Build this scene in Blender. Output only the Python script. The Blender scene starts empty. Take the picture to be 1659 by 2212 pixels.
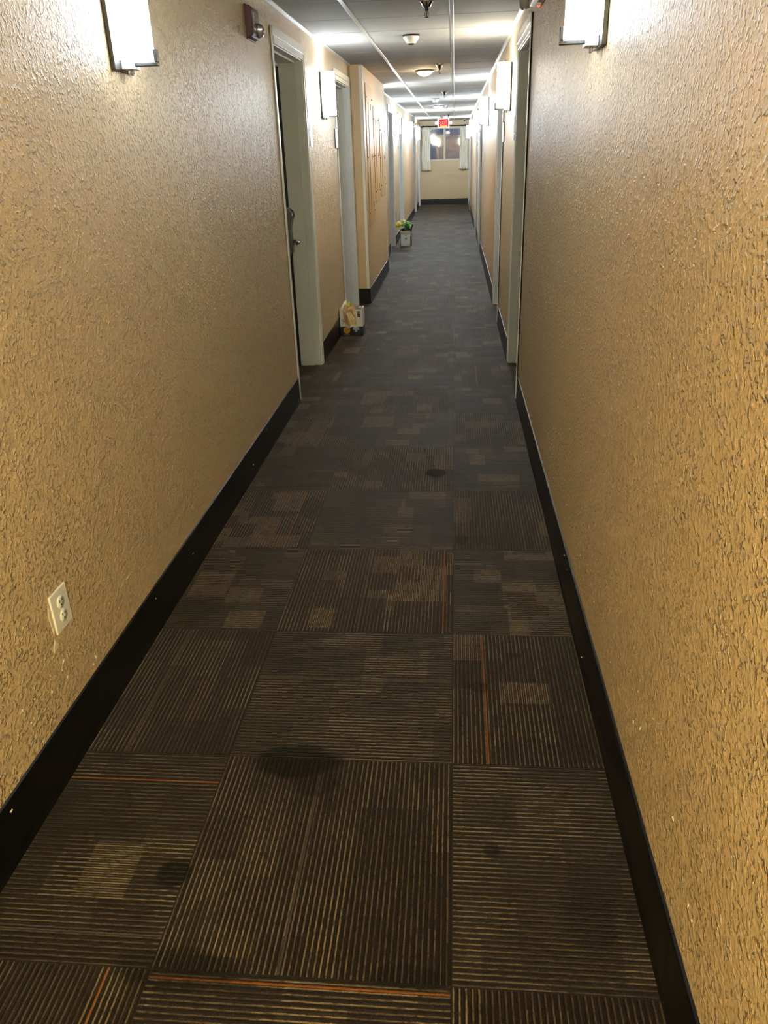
import bpy, bmesh, math, random
from mathutils import Vector, Matrix, noise

# ---------------------------------------------------------------- camera, light, exposure
SC = bpy.context.scene
COL = SC.collection
XL, XR, ZC, YF, YB = -1.024, 0.416, 2.264, 25.15, -3.6      # corridor faces, metres
TILE = 0.6096

cam_data = bpy.data.cameras.new('camera')
cam_data.sensor_fit = 'VERTICAL'
cam_data.sensor_height = 36.0
cam_data.lens = 1662.0 * 36.0 / 2212.0
cam_data.clip_start = 0.02
cam = bpy.data.objects.new('camera', cam_data)
COL.objects.link(cam)
M = Matrix(((0.99605, -0.0064, 0.08852), (0.08285, 0.42467, -0.90155), (-0.03182, 0.90533, 0.42352)))
cam.matrix_world = Matrix.Translation((0, 0, 1.4884)) @ M.to_4x4()
SC.camera = cam

world = bpy.data.worlds.new('night')
world.use_nodes = True
world.node_tree.nodes['Background'].inputs[0].default_value = (0.012, 0.016, 0.028, 1)
world.node_tree.nodes['Background'].inputs[1].default_value = 0.7
SC.world = world

SC.view_settings.view_transform = 'Standard'
SC.view_settings.look = 'None'
SC.view_settings.exposure = 3.15
SC.view_settings.gamma = 1.0
SC.view_settings.use_curve_mapping = False
SCONCE_GLASS, SCONCE_TUBE = 5.0, 55.0
COOL, WARM = (0.80, 0.92, 1.0), (1.0, 0.78, 0.45)
DOME_POWER = 20.0
try:
    SC.cycles.max_bounces = 6
    SC.cycles.diffuse_bounces = 4
    SC.cycles.glossy_bounces = 3
    SC.cycles.use_adaptive_sampling = True
    SC.cycles.adaptive_threshold = 0.05
    SC.cycles.adaptive_min_samples = 16
    SC.cycles.transmission_bounces = 6
    SC.cycles.sample_clamp_indirect = 6.0
    SC.cycles.caustics_reflective = False
    SC.cycles.caustics_refractive = False
    SC.cycles.use_denoising = True
except Exception:
    pass

# ---------------------------------------------------------------- materials
def srgb(r, g, b):
    f = lambda c: (c / 255 / 12.92) if c / 255 <= 0.04045 else ((c / 255 + 0.055) / 1.055) ** 2.4
    return (f(r), f(g), f(b), 1)

class NT:
    """small helper to write node maths as expressions"""
    def __init__(s, name):
        s.m = bpy.data.materials.new(name); s.m.use_nodes = True
        s.t = s.m.node_tree; s.p = s.t.nodes['Principled BSDF']
    def n(s, kind, **kw):
        nd = s.t.nodes.new(kind)
        for k, v in kw.items(): setattr(nd, k, v)
        return nd
    def put(s, sock, v):
        if isinstance(v, bpy.types.NodeSocket): s.t.links.new(v, sock)
        elif v is not None: sock.default_value = v
    def math(s, op, a, b=None, c=None):
        nd = s.n('ShaderNodeMath', operation=op)
        for i, v in enumerate((a, b, c)): s.put(nd.inputs[i], v)
        return nd.outputs[0]
    def xyz(s):
        tc = s.n('ShaderNodeTexCoord'); sp = s.n('ShaderNodeSeparateXYZ')
        s.t.links.new(tc.outputs['Object'], sp.inputs[0]); s.co = tc.outputs['Object']
        return sp.outputs
    def comb(s, x, y, z):
        nd = s.n('ShaderNodeCombineXYZ')
        for i, v in enumerate((x, y, z)): s.put(nd.inputs[i], v)
        return nd.outputs[0]
    def white(s, vec):
        nd = s.n('ShaderNodeTexWhiteNoise', noise_dimensions='3D'); s.put(nd.inputs['Vector'], vec)
        return nd.outputs['Value']
    def noise(s, vec, scale, detail=2.0, rough=0.5):
        nd = s.n('ShaderNodeTexNoise'); s.put(nd.inputs['Vector'], vec)
        nd.inputs['Scale'].default_value = scale; nd.inputs['Detail'].default_value = detail
        nd.inputs['Roughness'].default_value = rough
        return nd.outputs[0]
    def mixc(s, f, a, b):
        nd = s.n('ShaderNodeMix', data_type='RGBA'); s.put(nd.inputs[0], f)
        s.put(nd.inputs[6], a); s.put(nd.inputs[7], b)
        return nd.outputs[2]
    def ramp(s, v, lo, hi, a=0.0, b=1.0):
        nd = s.n('ShaderNodeMapRange', interpolation_type='SMOOTHSTEP'); s.put(nd.inputs[0], v)
        for i, q in enumerate((lo, hi, a, b)): nd.inputs[i + 1].default_value = q
        return nd.outputs[0]
    def bump(s, h, dist, strength=1.0):
        nd = s.n('ShaderNodeBump'); nd.inputs['Distance'].default_value = dist
        nd.inputs['Strength'].default_value = strength; s.put(nd.inputs['Height'], h)
        s.t.links.new(nd.outputs[0], s.p.inputs['Normal'])

def plain(name, col, rough=0.5, metal=0.0, var=0.06, scale=30, bump=0.0, spec=0.5, coat=0.0):
    k = NT(name); k.xyz()
    nz = k.noise(k.co, scale, 3)
    a = tuple(min(1, c * (1 + var)) for c in col[:3]) + (1,)
    b = tuple(c * (1 - var) for c in col[:3]) + (1,)
    k.put(k.p.inputs['Base Color'], k.mixc(nz, a, b))
    k.p.inputs['Roughness'].default_value = rough
    k.p.inputs['Metallic'].default_value = metal
    k.p.inputs['Specular IOR Level'].default_value = spec
    k.p.inputs['Coat Weight'].default_value = coat
    if bump: k.bump(k.noise(k.co, scale * 4, 2), bump)
    return k.m

def emit(name, col, strength, base=(0.8, 0.8, 0.8, 1)):
    k = NT(name)
    k.p.inputs['Base Color'].default_value = base
    k.p.inputs['Emission Color'].default_value = tuple(col) + (1,)
    k.p.inputs['Emission Strength'].default_value = strength
    return k.m

def wall_paint(name, amount):
    k = NT(name); x = k.xyz()
    big = k.noise(k.co, 82, 2.5, 0.55)
    sel = k.ramp(k.noise(k.co, 28, 1), 0.38, 0.62)
    blobs = k.math('MULTIPLY', k.ramp(big, 0.47, 0.66), k.math('MULTIPLY_ADD', sel, 0.7, 0.3))
    fine = k.math('MULTIPLY', k.noise(k.co, 230, 2), 0.22)
    k.bump(k.math('ADD', blobs, fine), amount)
    tone = k.noise(k.co, 1.3, 3)
    k.put(k.p.inputs['Base Color'], k.mixc(tone, srgb(206, 181, 142), srgb(200, 174, 136)))
    k.p.inputs['Roughness'].default_value = 0.42
    k.p.inputs['Specular IOR Level'].default_value = 0.6
    return k.m

WALL = wall_paint('textured tan wall paint', 0.0056)
SMOOTH = wall_paint('lightly textured tan paint', 0.0006)

def carpet():
    k = NT('striped carpet tiles'); x = k.xyz(); X, Y = x[0], x[1]
    tx = k.math('DIVIDE', k.math('SUBTRACT', X, 0.0044), TILE)
    ty = k.math('DIVIDE', k.math('SUBTRACT', Y, 1.5869), TILE)
    ix, iy = k.math('FLOOR', tx), k.math('FLOOR', ty)
    fx, fy = k.math('SUBTRACT', tx, ix), k.math('SUBTRACT', ty, iy)
    par = k.math('FLOORED_MODULO', k.math('ADD', ix, iy), 2.0)        # 0: lines run along the corridor
    mixf = lambda a, b: k.math('ADD', k.math('MULTIPLY', a, k.math('SUBTRACT', 1.0, par)), k.math('MULTIPLY', b, par))
    wob = k.math('MULTIPLY', k.math('SUBTRACT', k.noise(k.co, 60, 2), 0.5), 0.0032)
    u = k.math('ADD', mixf(fx, fy), wob); v = mixf(fy, fx)
    N = 96.0
    r = k.math('FLOOR', k.math('MULTIPLY', u, N))
    even = k.math('SUBTRACT', 1.0, k.math('FLOORED_MODULO', r, 2.0))
    tid = k.math('ADD', k.math('MULTIPLY', ix, 17.0), k.math('MULTIPLY', iy, 5.37))
    h = lambda a, b, c: k.white(k.comb(k.math('ADD', tid, c), a, b))
    # three nested layers of woven blocks
    off1 = h(0.5, 0.5, 91.3)
    c1 = k.math('FLOOR', k.math('MULTIPLY_ADD', u, 3.4, off1))
    d1 = k.math('FLOOR', k.math('MULTIPLY_ADD', v, 3.0, k.math('MULTIPLY', h(c1, 3.1, 7.7), 3.0)))
    A = h(c1, d1, 0.0)
    c2 = k.math('FLOOR', k.math('MULTIPLY_ADD', u, 6.3, off1))
    d2 = k.math('FLOOR', k.math('MULTIPLY_ADD', v, 4.6, k.math('MULTIPLY', h(c2, 9.1, 2.2), 4.0)))
    B = h(c2, d2, 33.0)
    rowr = h(r, 0.5, 51.0)
    d3 = k.math('FLOOR', k.math('MULTIPLY_ADD', v, 5.0, k.math('MULTIPLY', B, 2.0)))
    Crow = h(r, d3, 64.0)
    line = k.math('MULTIPLY', k.ramp(A, 0.1, 0.8, 0.4, 1.0), k.math('MULTIPLY_ADD', k.ramp(B, 0.2, 0.6), 0.45, 0.55))
    line = k.math('MULTIPLY', line, k.ramp(Crow, 0.02, 0.3, 0.45, 1.0))
    evn = k.math('MULTIPLY', even, line)
    fill = k.math('MULTIPLY', k.math('SUBTRACT', 1.0, even), k.math('MULTIPLY', k.ramp(B, 0.76, 0.84, 0.05, 1.0), k.ramp(A, 0.40, 0.60, 0.12, 0.75)))
    fill = k.math('MULTIPLY', fill, k.math('ADD', k.math('MULTIPLY', k.math('GREATER_THAN', iy, 4.5), 1.0), k.math('MULTIPLY_ADD', k.math('GREATER_THAN', iy, 0.5), 0.85, 0.10)))
    # the paler woven rectangles that stand out in the nearest rows
    pale = None
    for (a, b, x0, x1, y0, y1) in ((0, 1, .13, .30, .57, .73), (0, 0, 0, .15, .76, 1), (0, 0, .23, .48, .42, .58), (-2, 2, .55, .93, .02, .2), (-2, 2, .62, .84, .6, .97),
                                   (-2, -1, .60, .80, .25, .50), (-2, 1, .68, .90, .02, .2), (-2, 1, .36, .60, .35, .66), (0, 3, .14, .27, .55, .8), (0, 3, .45, .70, .87, 1),
                                   (-2, 3, .33, .56, .78, 1), (-1, 3, .84, 1, .45, .95), (-1, 5, .05, .45, .6, .8), (0, 5, .3, .5, .3, .5), (-1, 4, .1, .4, .55, .9)):
        wx0, wx1 = .0044 + (a + x0) * TILE, .0044 + (a + x1) * TILE
        wy0, wy1 = 1.5869 + (b + y0) * TILE, 1.5869 + (b + y1) * TILE
        inx = k.math('COMPARE', X, (wx0 + wx1) / 2, (wx1 - wx0) / 2); iny = k.math('COMPARE', Y, (wy0 + wy1) / 2, (wy1 - wy0) / 2)
        q = k.math('MULTIPLY', inx, iny); pale = q if pale is None else k.math('MAXIMUM', pale, q)
    evn = k.math('MULTIPLY', even, k.math('MAXIMUM', line, k.math('MULTIPLY', pale, 1.15)))
    fill = k.math('MAXIMUM', fill, k.math('MULTIPLY', k.math('SUBTRACT', 1.0, even), k.math('MULTIPLY', pale, 0.5)))
    mask = k.math('MAXIMUM', evn, fill)
    # strand profile and broken tufts
    fr = k.math('SUBTRACT', k.math('MULTIPLY', u, N), r)
    prof = k.math('SINE', k.math('MULTIPLY', fr, math.pi))
    tuft = k.noise(k.comb(k.math('MULTIPLY', X, 1.0), k.math('MULTIPLY', Y, 1.0), 0.0), 420, 2, 0.6)
    dash = k.ramp(k.noise(k.comb(k.math('MULTIPLY', u, 90.0), k.math('MULTIPLY', v, 34.0), tid), 1.0, 1), 0.3, 0.5, 0.35, 1.0)
    mask = k.math('MULTIPLY', k.math('MULTIPLY', mask, k.ramp(prof, 0.35, 0.95)), k.math('MULTIPLY', dash, k.ramp(tuft, 0.25, 0.6, 0.55, 1.1)))
    base = k.mixc(k.noise(k.co, 160, 2), srgb(24, 13, 8), srgb(12, 7, 5))
    lit = k.mixc(h(c1, d2, 12.0), srgb(134, 116, 88), srgb(116, 98, 82))
    col = k.mixc(k.math('MULTIPLY', mask, 0.92), base, lit)
    # accents: one orange row in some tiles, one grey row in most
    far = k.math('GREATER_THAN', iy, 3.5)
    def row_in(tiles):
        acc = None
        for (a, b, uu) in tiles:
            t1 = k.math('MULTIPLY', k.math('COMPARE', ix, float(a), .3), k.math('COMPARE', iy, float(b), .3))
            q = k.math('MULTIPLY', t1, k.math('COMPARE', u, uu, .0044)); acc = q if acc is None else k.math('MAXIMUM', acc, q)
        return acc
    ro = k.math('FLOOR', k.math('MULTIPLY', h(1.5, 1.5, 15.0), 88.0))
    rnd_o = k.math('MULTIPLY', k.math('MULTIPLY', k.math('COMPARE', r, k.math('ADD', ro, 4.0), 0.5), k.math('GREATER_THAN', h(2.5, 2.5, 19.0), 0.8)), far)
    is_o = k.math('MAXIMUM', rnd_o, row_in(((0, 0, .159), (-2, -1, .836), (-1, 1, .943), (-2, 2, .835), (-2, -2, .858), (-1, -2, .972))))
    col = k.mixc(k.math('MULTIPLY', is_o, 0.7), col, srgb(132, 74, 20))
    rg = k.math('FLOOR', k.math('MULTIPLY', h(4.5, 1.5, 25.0), 88.0))
    rnd_g = k.math('MULTIPLY', k.math('COMPARE', r, k.math('ADD', rg, 4.0), 0.9), far)
    is_g = k.math('MAXIMUM', rnd_g, row_in(((-1, -1, .43), (-1, 1, .458), (0, 2, .487), (0, 3, .598), (-2, 0, .514), (0, 1, .249), (-1, 0, .578), (-2, -1, .116), (0, -1, .589))))
    col = k.mixc(k.math('MULTIPLY', is_g, 0.3), col, srgb(104, 96, 90))
    # seams between tiles
    ex = k.math('MINIMUM', fx, k.math('SUBTRACT', 1.0, fx)); ey = k.math('MINIMUM', fy, k.math('SUBTRACT', 1.0, fy))
    seam = k.ramp(k.math('MINIMUM', ex, ey), 0.001, 0.005)
    col = k.mixc(seam, srgb(26, 19, 15), col)
    # spilled dark stains
    jag = k.math('MULTIPLY', k.math('SUBTRACT', k.noise(k.co, 22, 3), 0.5), 0.05)
    st = None
    for (sx, sy, rx, ry, a) in ((-0.415, 1.575, 0.125, 0.07, .78), (-0.35, 1.50, 0.065, 0.05, .4), (-0.635, 1.205, 0.042, 0.042, .8), (-0.085, 3.64, 0.055, 0.065, .9),
                                (0.097, 1.311, 0.022, 0.02, .6), (0.085, 1.914, 0.03, 0.03, .45), (-0.55, 0.98, .13, .05, .5), (0.04, 2.9, 0.03, 0.05, .4), (-1.0, 4.0, .06, .12, .4),
                                (-.08, .99, .08, .03, .5), (0.3, 1.15, .06, .09, .3)):
        dx = k.math('DIVIDE', k.math('SUBTRACT', X, sx), rx); dy = k.math('DIVIDE', k.math('SUBTRACT', Y, sy), ry)
        dd = k.math('ADD', k.math('SQRT', k.math('ADD', k.math('MULTIPLY', dx, dx), k.math('MULTIPLY', dy, dy))), k.math('MULTIPLY', jag, 8.0))
        s1 = k.ramp(dd, 0.75, 1.1, a, 0.0)
        st = s1 if st is None else k.math('MAXIMUM', st, s1)
    col = k.mixc(st, col, srgb(14, 14, 9))
    k.put(k.p.inputs['Base Color'], col)
    k.p.inputs['Roughness'].default_value = 0.58
    k.p.inputs['Specular IOR Level'].default_value = 0.15
    k.put(k.p.inputs['Specular IOR Level'], k.math('MULTIPLY_ADD', st, -0.1, 0.15))
    k.p.inputs['Specular Tint'].default_value = (1.0, 0.88, 0.74, 1)
    k.put(k.p.inputs['Sheen Weight'], k.math('MULTIPLY_ADD', st, -0.09, 0.10))
    k.p.inputs['Sheen Tint'].default_value = (1.0, 0.9, 0.76, 1)
    k.p.inputs['Sheen Roughness'].default_value = 0.3
    k.bump(k.math('ADD', k.math('MULTIPLY', prof, k.math('MULTIPLY', 0.5, seam)), k.math('MULTIPLY', tuft, 0.8)), 0.0035)
    return k.m

CARPET = carpet()
CEIL = plain('off white ceiling panel', srgb(168, 167, 164), 0.85, var=0.04, scale=6, bump=0.0006)
GRID = plain('white enamelled grid metal', srgb(206, 206, 204), 0.28, var=0.02, metal=0.35)
VINYL = plain('black vinyl base', srgb(11, 10, 11), 0.36, var=0.3, scale=9, spec=0.35)
FRAME = plain('grey white frame enamel', srgb(212, 215, 218), 0.33, var=0.03, scale=8, bump=0.0002)
SLAB = plain('near black door laminate', srgb(26, 26, 30), 0.45)
STEEL = plain('satin nickel', srgb(116, 114, 112), 0.32, metal=0.5)
CHROME = plain('bright chrome', srgb(215, 215, 215), 0.12, metal=1.0)
BLACKM = plain('black powder coat', srgb(20, 20, 26), 0.35)
SILVER = plain('brushed silver metal', srgb(178, 180, 190), 0.35, metal=0.6)
WHITEP = plain('white plastic', srgb(226, 224, 218), 0.35, var=0.02)
DARKSLOT = plain('dark slot', srgb(18, 15, 14), 0.6)
TRIMW = plain('white corner trim', srgb(228, 226, 214), 0.45)
GLOW = emit('lit frosted glass', COOL, SCONCE_GLASS * .56)
TUBE = emit('lit lamp tube', COOL, SCONCE_TUBE * .5)
GLOWW = emit('lit frosted glass warm white', (1.0, 0.95, 0.80), SCONCE_GLASS * 1.6)
TUBEW = emit('lit lamp tube warm white', (1.0, 0.92, 0.68), SCONCE_TUBE * 1.6)
GLOWB = emit('lit frosted glass amber', (1.0, 0.90, 0.47), SCONCE_GLASS * 10)
TUBEB = emit('lit lamp tube amber', (1.0, 0.90, 0.47), SCONCE_TUBE * 10)
FARLIT = {k: (emit('lit frosted glass %d' % k, COOL, SCONCE_GLASS * f), emit('lit lamp tube %d' % k, COOL, SCONCE_TUBE * f)) for k, f in ((1, 1.3), (2, 2.0), (3, 2.8), (4, 3.9))}
DOMEW = emit('lit dome glass warm', WARM, DOME_POWER)
DOMEC = emit('lit dome glass cool', COOL, DOME_POWER)
MAROON = plain('maroon plastic', srgb(66, 14, 34), 0.4)
CLEAR = NT('clear lens plastic'); CLEAR.p.inputs['Transmission Weight'].default_value = 0.85
CLEAR.p.inputs['Roughness'].default_value = 0.05; CLEAR.p.inputs['Base Color'].default_value = (0.95, 0.95, 0.97, 1); CLEAR = CLEAR.m
PANE = NT('window pane glass'); PANE.p.inputs['Transmission Weight'].default_value = 1.0
PANE.p.inputs['Roughness'].default_value = 0.015; PANE.p.inputs['Base Color'].default_value = (0.9, 0.93, 0.97, 1); PANE.p.inputs['Coat Weight'].default_value = 1.0
PANE = PANE.m
CREAM = plain('cream window frame', srgb(205, 198, 172), 0.4)
CURTAIN = plain('cream curtain cloth', srgb(244, 239, 226), 0.85, var=0.05, scale=60, bump=0.0006)
REDLED = emit('red indicator', (1.0, 0.06, 0.02), .5, srgb(120, 8, 4))
EXITRED = emit('lit red exit face', (1.0, 0.006, 0.012), .13, srgb(84, 0, 2))
EXITRED.node_tree.nodes['Principled BSDF'].inputs['Specular IOR Level'].default_value = 0.05
EXITW = emit('lit pale exit letters', (1.0, 0.35, 0.33), .08, srgb(190, 96, 92))
CARDW = plain('white printed carton', srgb(214, 214, 214), 0.5, var=0.04)
NAVY = plain('navy printed carton', srgb(12, 22, 48), 0.4, var=0.2)
GOLD = plain('gold print', srgb(196, 140, 24), 0.4)
KRAFT = plain('brown kraft paper', srgb(222, 192, 154), 0.8, var=0.15, scale=50, bump=0.002)
INK = plain('black print', srgb(16, 16, 18), 0.5)
PALE = plain('pale grey print', srgb(168, 172, 186), 0.5)
YELLOW = plain('yellow plastic', srgb(240, 226, 20), 0.4)
LEMON = plain('pale yellow wrapping', srgb(226, 222, 120), 0.4, var=0.3, scale=25)
GREEN = plain('green wrapping', srgb(90, 165, 70), 0.4, var=0.45, scale=30)
DGREEN = plain('dark green plastic bag', srgb(16, 40, 34), 0.3, var=0.4, scale=25)
BPLAS = plain('black plastic', srgb(14, 16, 18), 0.35)
CHIPW = plain('bare white plaster', srgb(232, 228, 218), 0.7)
PAINTED = plain('tan painted metal', srgb(192, 160, 110), 0.4, var=0.03)
COPPER = plain('dull brass screw', srgb(120, 84, 48), 0.4, metal=0.6)
PATCH = plain('unpainted grey plaster', srgb(206, 194, 172), 0.8, var=0.15, scale=70)

# ---------------------------------------------------------------- mesh helpers
class MB:
    def __init__(s): s.b = bmesh.new()
    def box(s, x0, x1, y0, y1, z0, z1):
        v = [s.b.verts.new((x, y, z)) for x in (x0, x1) for y in (y0, y1) for z in (z0, z1)]
        for q in ((0, 1, 3, 2), (4, 6, 7, 5), (0, 4, 5, 1), (2, 3, 7, 6), (0, 2, 6, 4), (1, 5, 7, 3)):
            s.b.faces.new([v[i] for i in q])
        return s
    def prism(s, pts, axis, a, b, smooth=False):
        """polygon in the two other axes (in order), extruded along axis"""
        def P(p, t):
            q = list(p); q.insert(axis, t); return q
        A = [s.b.verts.new(P(p, a)) for p in pts]; B = [s.b.verts.new(P(p, b)) for p in pts]
        n = len(pts)
        for i in range(n):
            f = s.b.faces.new((A[i], A[(i + 1) % n], B[(i + 1) % n], B[i])); f.smooth = smooth
        s.b.faces.new(A[::-1]); s.b.faces.new(B)
        return s
    def lathe(s, prof, c=(0, 0, 0), axis=2, n=24, sy=1.0):
        """profile of (radius, height)"""
        rings = []
        for r, h in prof:
            ring = []
            for i in range(n):
                t = 2 * math.pi * i / n
                p = [r * math.cos(t), r * sy * math.sin(t)]; p.insert(axis, h)
                ring.append(s.b.verts.new([p[k] + c[k] for k in range(3)]))
            rings.append(ring)
        for a, b in zip(rings, rings[1:]):
            for i in range(n):
                f = s.b.faces.new((a[i], a[(i + 1) % n], b[(i + 1) % n], b[i])); f.smooth = True
        s.b.faces.new(rings[0][::-1]); s.b.faces.new(rings[-1])
        return s
    def tube(s, path, r, n=8):
        path = [Vector(p) for p in path]; rings = []
        for i, p in enumerate(path):
            d = (path[min(i + 1, len(path) - 1)] - path[max(i - 1, 0)]).normalized()
            a = d.orthogonal().normalized(); b = d.cross(a)
            if rings:                                   # keep the rings aligned
                a = (last - d * last.dot(d)).normalized(); b = d.cross(a)
            last = a
            rings.append([s.b.verts.new(p + (a * math.cos(2 * math.pi * k / n) + b * math.sin(2 * math.pi * k / n)) * r) for k in range(n)])
        for a, b in zip(rings, rings[1:]):
            for i in range(n):
                f = s.b.faces.new((a[i], a[(i + 1) % n], b[(i + 1) % n], b[i])); f.smooth = True
        s.b.faces.new(rings[0][::-1]); s.b.faces.new(rings[-1])
        return s
    def grid(s, fn, nu, nv, smooth=True):
        g = [[s.b.verts.new(fn(i / nu, j / nv)) for j in range(nv + 1)] for i in range(nu + 1)]
        for i in range(nu):
            for j in range(nv):
                f = s.b.faces.new((g[i][j], g[i + 1][j], g[i + 1][j + 1], g[i][j + 1])); f.smooth = smooth
        return s
    def blob(s, c, r, seed, amp=0.3, sub=3):
        b2 = bmesh.new(); bmesh.ops.create_icosphere(b2, subdivisions=sub, radius=1.0)
        vm = {}
        for v in b2.verts:
            d = v.co.normalized(); k = 1 + amp * noise.noise(d * 2.2 + Vector((seed, 0, 0))) + amp * .5 * abs(noise.noise(d * 5 + Vector((0, seed, 0))))
            vm[v] = s.b.verts.new([c[i] + d[i] * r[i] * k for i in range(3)])
        for f in b2.faces:
            s.b.faces.new([vm[v] for v in f.verts])
        b2.free(); return s

def obj(name, mb, mat, parent=None, bevel=0.0, loc=None, solid=0.0):
    me = bpy.data.meshes.new(name)
    bmesh.ops.recalc_face_normals(mb.b, faces=mb.b.faces[:])
    mb.b.to_mesh(me); mb.b.free(); me.materials.append(mat)
    o = bpy.data.objects.new(name, me); COL.objects.link(o)
    if parent: o.parent = parent
    if loc: o.location = loc
    if solid:
        m = o.modifiers.new('s', 'SOLIDIFY'); m.thickness = solid; m.offset = 0
    if bevel:
        m = o.modifiers.new('b', 'BEVEL'); m.width = bevel; m.segments = 2; m.limit_method = 'ANGLE'; m.angle_limit = 0.6
    return o

def text(name, s, size, mat, parent, loc, rot, thick=0.0006, align='CENTER', sx=1.0):
    cu = bpy.data.curves.new(name, 'FONT'); cu.body = s; cu.size = size; cu.extrude = thick
    cu.align_x = align; cu.align_y = 'CENTER'; cu.resolution_u = 3
    t = bpy.data.objects.new(name, cu); COL.objects.link(t)
    me = bpy.data.meshes.new_from_object(t.evaluated_get(bpy.context.evaluated_depsgraph_get()))
    bpy.data.objects.remove(t)
    me.materials.clear(); me.materials.append(mat)
    o = bpy.data.objects.new(name, me); COL.objects.link(o); o.parent = parent
    o.location = loc; o.rotation_euler = rot; o.scale = (sx, 1, 1)
    return o

def thing(name, label, cat, loc=(0, 0, 0), rotz=0.0, group=None):
    o = bpy.data.objects.new(name, None); COL.objects.link(o)
    o.empty_display_size = 0.05
    o.location = loc; o.rotation_euler = (0, 0, rotz)
    o['label'] = label; o['category'] = cat
    if group: o['group'] = group
    return o

def copy_tree(o, parent=None):
    c = o.copy(); COL.objects.link(c); c.parent = parent
    for ch in list(o.children): copy_tree(ch, c)
    return c

def dup(o, label, loc, rotz=0.0, group=None):
    c = copy_tree(o); c.location = loc; c.rotation_euler = (0, 0, rotz); c['label'] = label
    if group: c['group'] = group
    return c

def struct(name, mb, mat, parent=None, bevel=0.0):
    o = obj(name, mb, mat, parent, bevel)
    if not parent: o['kind'] = 'structure'
    return o

PI = math.pi

# ---------------------------------------------------------------- the shell
DH, DW, OPW = 2.064, 0.197, 0.90           # door opening height, recess depth, clear width
DOORS_L = [(4.965, True), (7.435, False), (13.165, True), (15.635, False), (21.365, True), (23.835, False)]
DOORS_R = [(4.965, True), (7.435, False), (13.165, True), (15.635, False), (21.365, True), (23.835, False)]

struct('floor', MB().box(XL - 0.25, XR + 0.25, YB - .1, YF + 0.2, -0.12, 0.0), CARPET)
ceiling = struct('ceiling', MB().box(XL - 0.25, XR + 0.25, YB - .1, YF + 0.2, ZC, ZC + 0.1), CEIL)

def wall_mesh(x0, x1, doors):
    m = MB(); y = YB
    for d, _ in doors:
        m.box(x0, x1, y, d, 0, ZC); m.box(x0, x1, d, d + OPW, DH, ZC); y = d + OPW
    m.box(x0, x1, y, YF + .2, 0, ZC)
    return m
wall_left = struct('wall_left', wall_mesh(XL - 0.25, XL, DOORS_L), WALL)
wall_right = struct('wall_right', wall_mesh(XR, XR + 0.25, DOORS_R), WALL)
struct('wall_front', MB().box(XL, XR, YB - 0.1, YB, 0, ZC), WALL)
WX0, WX1, WZ0, WZ1 = -0.80, 0.235, 1.21, 2.085
wf = MB()
wf.box(XL, WX0, YF, YF + .2, 0, ZC).box(WX1, XR, YF, YF + .2, 0, ZC)
wf.box(WX0, WX1, YF, YF + .2, 0, WZ0).box(WX0, WX1, YF, YF + .2, WZ1, ZC)
struct('wall_end', wf, SMOOTH)

# boxed-out length of wall that carries the electrical panels
BX, BY0, BY1 = -0.905, 8.53, 11.07
struct('wall_projection', MB().box(XL, BX, BY0, BY1, 0, ZC), SMOOTH)
struct('trim_1', MB().box(BX - 0.030, BX + .003, BY0 - .003, BY0, 0.135, ZC - .012).box(BX, BX + .003, BY0 - .003, BY0 + 0.03, 0.135, ZC - .012), TRIMW)
struct('trim_2', MB().box(BX, BX + .004, BY1 - 0.03, BY1 + .004, 0.13, ZC - .003), TRIMW)

# ceiling grid: two long tees, cross tees every 0.61 m, angle along the walls
g = MB()
for x in (-0.640, -0.024): g.box(x - 0.012, x + 0.012, YB, YF, ZC - 0.006, ZC + .002)
obj('main_tees', g, GRID, ceiling, bevel=0.0012)
g = MB(); y = 5.755 - TILE * 15
while y < YF:
    if y > YB: g.box(XL, XR, y - 0.004, y + 0.004, ZC - 0.0010, ZC + .002)
    y += TILE
obj('cross_tees', g, CEIL, ceiling)
struct('trim_3', MB().box(XL, XL + 0.018, YB, BY0, ZC - 0.0045, ZC - .0002).box(XL, XL + .0025, YB, BY0, ZC - .018, ZC - .0045)
       .box(XL, XL + 0.018, BY1, YF, ZC - 0.0045, ZC - .0002).box(XL, XL + .0025, BY1, YF, ZC - .018, ZC - .0045), GRID)
struct('trim_4', MB().box(XR - 0.022, XR, YB, YF, ZC - 0.0045, ZC - .0002).box(XR - .0025, XR, YB, YF, ZC - .018, ZC - .0045), GRID)

# black vinyl base, cut at each door casing
def base_profile(sgn, x):
    """(x, z) outline of the vinyl base with its rounded top lip and toe"""
    return [(x, 0), (x + sgn * .013, 0), (x + sgn * .009, .012), (x + sgn * .0075, .03), (x + sgn * .0075, .150), (x + sgn * .0055, .1565), (x + sgn * .0, .1585)]
def base_run(m, sgn, x, a, b):
    pr = [(p[0], p[1]) for p in base_profile(sgn, x)]
    m.prism(pr, 1, a, b)
CW = 0.058
def base_for(doors, sgn, x, cuts=()):
    m = MB(); y = YB
    segs = []
    for d, _ in doors: segs.append((y, d - CW - .002)); y = d + OPW + CW + .002
    segs.append((y, YF))
    out = []
    for a, b in segs:
        pts = [a] + [c for c in cuts if a < c < b] + [b]
        for p, q in zip(pts, pts[1:]): out.append((p + .0006, q - .0006))
    for a, b in out:
        if sgn > 0 and b > BY0 and a < BY1:                       # interrupted by the boxed-out wall
            if a < BY0 - .02: base_run(m, sgn, x, a, BY0)
            if b > BY1 + .02: base_run(m, sgn, x, BY1 + .012, b)
            continue
        if b - a > .02: base_run(m, sgn, x, a, b)
    return m
struct('baseboard_left', base_for(DOORS_L, 1, XL, (0.35, 3.35)), VINYL)
struct('baseboard_right', base_for(DOORS_R, -1, XR, (1.0, 4.15)), VINYL)
m = MB(); base_run(m, 1, BX, BY0 - .008, BY1 + .008)
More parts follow.
